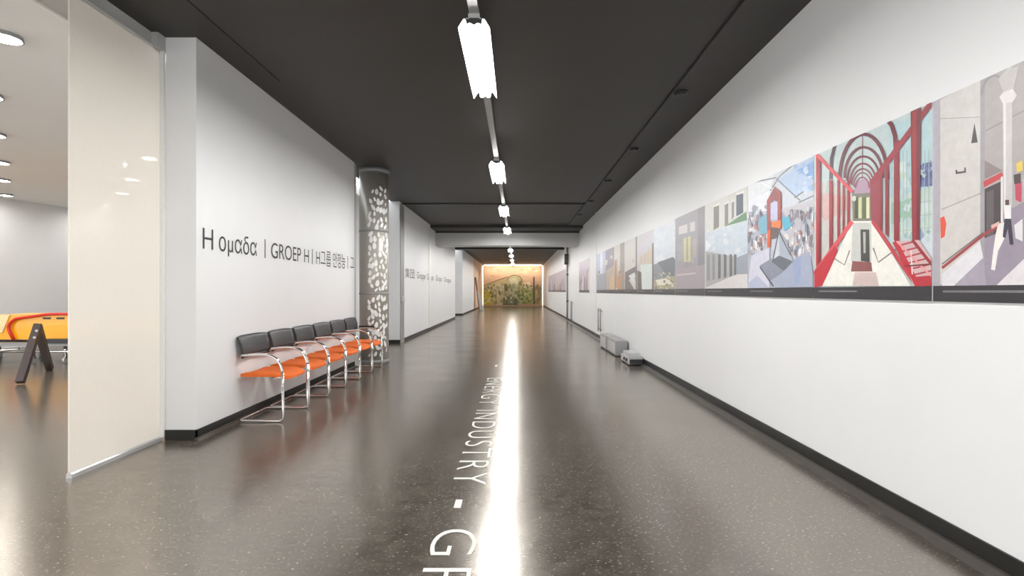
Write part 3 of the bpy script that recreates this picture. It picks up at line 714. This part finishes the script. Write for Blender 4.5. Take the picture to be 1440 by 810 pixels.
P.p([(385, 555), (460, 545), (552, 560), (552, 640), (380, 640)], (88, 94, 70)); P.p([(430, 570), (500, 560), (510, 620), (440, 630)], (116, 124, 92))
P.p([(545, 470), (590, 440), (625, 500), (620, 610), (550, 620)], (94, 112, 48)); P.p([(560, 380), (600, 350), (612, 440), (575, 460)], (120, 116, 66))
P.p([(600, 395), (680, 375), (725, 440), (715, 472), (600, 440)], (232, 212, 176)); P.p([(618, 450), (725, 475), (728, 625), (612, 628)], (156, 164, 86)); P.p([(640, 500), (700, 505), (700, 560), (640, 560)], (176, 182, 104))
P.p([(725, 320), (744, 320), (746, 630), (727, 630)], (92, 70, 48)); P.p([(748, 430), (780, 395), (818, 440), (815, 560), (790, 625), (748, 620)], (134, 120, 78)); P.p([(752, 480), (775, 470), (775, 580), (752, 590)], (186, 170, 120))
P.mottle(175, 720, 400, 620, 170, 15, [(196, 188, 146), (150, 150, 96), (110, 112, 66), (220, 210, 176), (172, 168, 120), (128, 122, 78), (206, 190, 130)], 12, 1.3)
P.mottle(170, 270, 470, 620, 30, 12, [(198, 180, 50), (214, 202, 70), (160, 152, 56)], 13)
P.mottle(545, 725, 470, 620, 40, 13, [(150, 160, 84), (120, 136, 62), (172, 178, 108), (98, 114, 54)], 14)
P.mottle(750, 820, 410, 620, 26, 11, [(136, 122, 80), (110, 100, 62), (170, 154, 104)], 15)
P.build(lambda a, b, d: (a+.3, -.06-d, b), .0003, 'mural', t)

# warm LED lines framing the mural
lx = thing('led_strip', 'warm glowing horizontal light strip above the mural', 'light strip', ((x0+x1)/2, 40.98, 3.29), 'warm light strips around the mural')
box('profile', 'white', lx, (x0-x1)/2, (x1-x0)/2, -.0, .22, .0, .085)
box('diffuser', 'led', lx, (x0-x1)/2, (x1-x0)/2, -.03, -.0, -.02, .055)
for xx, lab in ((x0-.115, 'warm glowing upright light strip left of the mural'), (x1+.025, 'warm glowing upright light strip right of the mural')):
    lx = thing('led_strip', lab, 'light strip', (xx+.04, 41.0, 0), 'warm light strips around the mural')
    box('profile', 'white', lx, -.05, .05, 0, .2, 0, 3.3)
    box('diffuser', 'led', lx, -.04, .04, -.03, 0, .05, 3.25)
for nme, loc, rot, sx, sy in (('led_glow', (-.3, 40.5, 3.25), (0, 0, 0), 4.4, .2),):
    ld = bpy.data.lights.new(nme, 'AREA'); ld.shape = 'RECTANGLE'; ld.size = sx; ld.size_y = sy; ld.energy = 60; ld.color = (1, .84, .70)
    lo = bpy.data.objects.new(nme, ld); COL.objects.link(lo); lo.location = loc; lo.rotation_euler = (math.radians(25), 0, 0)

# ------------------------------------------------------------------ things along the right wall
def crate(loc, ly, label):
    t = thing('metal_box', label, 'metal box', loc, 'grey boxes on the floor')
    bm = bmesh.new(); bm_box(bm, 0, .235, 0, ly, .012, .30, bevel=.018); obj('body', bm, 'boxgrey', t)
    bm = bmesh.new(); bm_box(bm, -.004, .0, .05, ly-.05, .05, .26); obj('side_panel', bm, 'silver', t)
    bm = bmesh.new()
    for yy in (.06, ly-.06):
        for xx in (.03, .205): bm_cyl(bm, (xx, yy, 0), (xx, yy, .014), .015, 10)
    pieces('foot', bm, 'plastic', t)
crate((1.87, 9.72, 0), .92, 'long grey metal box on the floor right behind the small dark-fronted unit')
crate((1.86, 10.68, 0), .78, 'pale grey metal box behind the other long box at the right wall')
t = thing('projector_unit', 'low silver unit with dark slatted front on floor by right skirting', 'projector', (1.86, 8.55, 0))
bm = bmesh.new(); bm_box(bm, .0, .245, .0, .62, .02, .125, bevel=.012); obj('body', bm, 'silver', t)
bm = bmesh.new(); bm_box(bm, .02, .235, -.008, .0, .03, .105); o = obj('front_grille', bm, 'slate', t); o['label'] = 'dark slatted front'
bm = bmesh.new()
for z in (.045, .062, .079, .094): bm_box(bm, .025, .230, -.013, -.008, z, z+.006)
pieces('slat', bm, 'darkgrey', o)
bm = bmesh.new(); bm_box(bm, .0, .25, -.01, .6, .125, .14, bevel=.005); obj('lid', bm, 'silver', t)
bm = bmesh.new(); bm_box(bm, .015, .20, .05, .5, .14, .205, bevel=.012); o = obj('top_case', bm, 'silver', t)
bm = bmesh.new(); bm_cyl(bm, (-.02, .12, .085), (.0, .12, .085), .028, 16); bm_cyl(bm, (-.02, .30, .085), (.0, .30, .085), .024, 16); pieces('connector', bm, 'darkgrey', t)
bm = bmesh.new()
for xx in (.03, .215):
    for yy in (.05, .57): bm_cyl(bm, (xx, yy, 0), (xx, yy, .022), .014, 10)
pieces('foot', bm, 'plastic', t)
def bars(loc, z0, z1, label):
    t = thing('upright_bar_pair', label, 'bars', loc, 'upright bars on the right wall')  # pairs of upright pull bars, not a guard rail
    for dy in (-.16, .16):
        bm = bmesh.new(); bm_cyl(bm, (-.05, dy, z0), (-.05, dy, z1), .016, 12); obj('bar', bm, 'midgrey', t)
        bm = bmesh.new()
        for z in (z0+.06, z1-.06): bm_cyl(bm, (-.05, dy, z), (0, dy, z), .010, 8)
        pieces('bracket', bm, 'midgrey', t)
bars((XR, 12.95, 0), .22, .80, 'pair of slim grey upright bars behind the floor boxes, nearer pair')
bars((XR, 19.6, 0), .08, .85, 'pair of slim grey upright bars farther along the right wall')
t = thing('wall_pipe', 'dark vertical pipe on the right wall beside the cross beam', 'pipe', (XR-.05, 21.2, 0))
bm = bmesh.new(); bm_cyl(bm, (0, 0, 0), (0, 0, ZC), .035, 12); obj('pipe', bm, 'midgrey', t)
bm = bmesh.new()
for z in (.8, 1.9, 2.7): bm_box(bm, -.04, .05, -.05, .05, z, z+.05)
pieces('clamp', bm, 'darkgrey', t)
t = thing('wall_speaker', 'small black wall speaker on the dark pipe below the cross beam', 'speaker', (XR-.105, 21.05, 2.33))
bm = bmesh.new(); bm_box(bm, -.08, .07, -.12, .12, 0, .44, bevel=.02); obj('cabinet', bm, 'plastic', t)
bm = bmesh.new(); bm_cyl(bm, (0, -.126, .14), (0, -.118, .14), .06, 20); bm_cyl(bm, (0, -.126, .32), (0, -.118, .32), .035, 20); pieces('cone', bm, 'darkgrey', t)
# dark leaning board at the far left
t = thing('leaning_board', 'dark brown board leaning by the far left wall before the mural', 'board', (-2.5, 33.6, 0))
bm = bmesh.new(); bm_hex(bm, [(-.0, 0, 0), (-.27, 0, 2.15), (-.0, .6, 0), (-.27, .6, 2.15), (.05, 0, 0), (-.22, 0, 2.15), (.05, .6, 0), (-.22, .6, 2.15)])
obj('panel', bm, 'brown', t)
bm = bmesh.new(); bm_hex(bm, [(.05, -.01, 0), (-.11, -.01, 1.25), (.05, .61, 0), (-.11, .61, 1.25), (.30, -.01, 0), (-.06, -.01, 1.25), (.30, .61, 0), (-.06, .61, 1.25)])
o = obj('prop', bm, 'grey', t); o['label'] = 'pale mauve-grey wedge in front of the board'

# ------------------------------------------------------------------ exhibit in the side hall
def at(px, py, Y): return Vector(((px-VX)/F*Y, Y, H-(py-VY)/F*Y))
t = thing('exhibit_boat', 'low yellow shell with red trim on a grey frame in the side hall', 'exhibit', (-8.4, 9.0, 0))
Lo = lambda x, z: (x+8.4, z)
prof = [(-10.2, .40), (-10.2, .66), (-9.6, .80), (-8.6, .86), (-7.2, .86), (-5.9, .80), (-5.6, .60), (-5.7, .40)]
bm = bmesh.new(); A = []
for yy, k in ((-.05, .94), (0.05, 1), (.30, .97), (.42, .80)):
    A.append([bm.verts.new((x+8.4, yy, .40+(z-.40)*k)) for x, z in prof])
n = len(prof)
for a, b in zip(A, A[1:]):
    for i in range(n): bm.faces.new((a[i], a[(i+1) % n], b[(i+1) % n], b[i]))
bm.faces.new(A[0]); bm.faces.new(A[-1][::-1])
obj('shell', bm, 'yellow', t)
bm = bmesh.new(); bm_hex(bm, [(-1.82, -.075, .52), (-1.82, -.075, .80), (-1.82, .6, .52), (-1.82, .6, .80), (-.58, -.075, .52), (-.45, -.075, .83), (-.58, .6, .52), (-.45, .6, .83)])
obj('hood', bm, 'cream', t)
bm = bmesh.new(); bm_tube(bm, round_path([(-.36, -.09, .40), (-.47, -.09, .62), (-.36, -.09, .76), (.25, -.09, .845), (1.6, -.09, .85)], .12), .024); obj('red_trim', bm, 'red', t)
bm = bmesh.new()
for x in (.12, .36, .66, .95, 1.3): bm_box(bm, x, x+.13, -.062, -.045, .755, .785)
pieces('vent', bm, 'plastic', t)
bm = bmesh.new(); bm_box(bm, -1.85, 2.6, -.20, 1.0, .30, .355); o = obj('deck', bm, 'midgrey', t)
bm = bmesh.new(); bm_box(bm, .25, 2.6, -.22, -.06, .345, .42); obj('dark_sill', bm, 'plastic', t)
for x in (-1.5, -.7, .0, .55, 1.2, 2.2):
    bm = bmesh.new(); bm_cyl(bm, (x, -.1, .07), (x, -.1, .30), .025, 10); bm_cyl(bm, (x, .8, .07), (x, .8, .30), .025, 10); pieces('leg', bm, 'chrome', t)
    bm = bmesh.new(); bm_cyl(bm, (x-.02, -.1, .05), (x+.02, -.1, .05), .05, 16); bm_cyl(bm, (x-.02, .8, .05), (x+.02, .8, .05), .05, 16); pieces('wheel', bm, 'silver', t)
bm = bmesh.new(); bm_tube(bm, [(-1.6, -.14, .2), (2.4, -.14, .2)], .02); bm_tube(bm, [(-1.2, -.16, .16), (-.2, -.16, .25)], .02); pieces('chassis_rail', bm, 'chrome', t)
# dark trestle leg in front of it
f1, f2, tp = at(28, 541, 6.82), at(70, 519, 8.0), at(53, 460, 7.25)
t = thing('trestle', 'dark brown A-frame trestle standing before the yellow exhibit', 'trestle', (tp.x, tp.y, 0))
def leg(a, b, w, th):
    d = (b-a).normalized(); u = Vector((0.92, .39, 0)).cross(d).normalized()
    s = d.cross(u).normalized()
    bm = bmesh.new(); o3 = Vector((tp.x, tp.y, 0))
    bm_hex(bm, [tuple(p+u*i*th/2+s*j*w/2-o3) for i in (-1, 1) for j in (-1, 1) for p in (a, b)])
    return bm
top = Vector((tp.x, tp.y, .74))
for ft in (f1, f2):
    a = Vector((ft.x, ft.y, .03)); ov = (top-a).normalized()*.03
    obj('leg', leg(a, top+ov, .085, .075), 'wood', t)
bm = bmesh.new()
cd = Vector((-tp.x, -tp.y, 0)).normalized()
for ft, zz in ((f1, .69), (f1, .60), (f2, .66)):
    a = Vector((ft.x, ft.y, .03)); q = a+(top-a)*((zz-.03)/(top.z-.03))-Vector((tp.x, tp.y, 0))
    bm_cyl(bm, tuple(q+cd*.03), tuple(q+cd*.062), .017, 12)
for o in pieces('bolt', bm, 'silver', t): o['label'] = 'silver bolt'

# hall downlights: two diagonal rows
spots = [(-5.47, 7.62), (-6.82, 9.06), (-7.98, 10.36), (-9.45, 11.8), (-10.3, 12.7), (-5.19, 5.2), (-6.46, 6.5), (-7.8, 7.9), (-9.04, 9.17), (-10.4, 10.6), (-4.0, 4.0), (-5.4, 2.6), (-6.8, 4.0), (-8.2, 5.4), (-9.6, 6.8), (-7.2, 1.2), (-9.0, 3.0), (-10.8, 4.8), (-4.6, .6), (-6.2, -1.2), (-9.4, -.4), (-11.6, 1.4), (-8.4, -3.4), (-4.8, -3.6)]
d0 = None
for i, (x, y) in enumerate(spots):
    if 5 <= i < 10: x -= .17
    if i < 5: lab = 'hall downlight glowing through the beige glass screen, %s' % ['highest one', 'second highest', 'third highest', 'fourth highest', 'lowest one'][i]
    elif i < 10: lab = 'recessed downlight at the left edge of the white hall ceiling, %s' % ['nearest', 'second nearest', 'middle one', 'second farthest', 'farthest']  [i-5]
    else: lab = 'recessed downlight in the hall ceiling outside the left edge of view'
    if d0 is None:
        d0 = thing('hall_downlight', lab, 'downlight', (x, y, 3.25), 'recessed downlights of the side hall')
        bm = bmesh.new()
        vv = [[bm.verts.new((r*math.cos(2*PI*k/28), r*math.sin(2*PI*k/28), z)) for k in range(28)] for r, z in ((.105, 0), (.112, -.034), (.100, -.034), (.095, 0))]
        for A, B in zip(vv, vv[1:]):
            for k in range(28): bm.faces.new((A[k], A[(k+1) % 28], B[(k+1) % 28], B[k]))
        obj('rim', bm, 'midgrey', d0)
        bm = bmesh.new(); bm_cyl(bm, (0, 0, -.012), (0, 0, -.001), .094, 28); obj('lit_disc', bm, 'disc', d0)
    else: dup(d0, (x, y, 3.25), lab)
    ld = bpy.data.lights.new('downlight_glow', 'AREA'); ld.shape = 'DISK'; ld.size = .18; ld.energy = 6 if i in (3, 4, 5, 6, 7, 8, 9, 10) else 20; ld.color = (1, .97, .93)
    lo = bpy.data.objects.new('downlight_glow', ld); COL.objects.link(lo); lo.location = (x, y, 3.232)

# ------------------------------------------------------------------ added daylight fill through the end left open behind, camera
w = bpy.data.worlds.new('daylight'); SC.world = w; w.use_nodes = True
w.node_tree.nodes['Background'].inputs['Color'].default_value = (.95, .98, 1, 1)
w.node_tree.nodes['Background'].inputs['Strength'].default_value = 2.8
cam = bpy.data.cameras.new('camera'); co = bpy.data.objects.new('camera', cam); COL.objects.link(co)
co.location = (0, 0, H); co.rotation_euler = (PI/2, 0, 0)
cam.sensor_fit = 'HORIZONTAL'; cam.sensor_width = 36; cam.lens = 36*F/1440
cam.shift_x = -(VX-720)/1440; cam.shift_y = (VY-405)/1440
cam.clip_start = .05; cam.clip_end = 200
SC.camera = co
vs = SC.view_settings
vs.view_transform = 'Standard'; vs.look = 'None'; vs.gamma = 1; vs.use_curve_mapping = False; vs.exposure = .15
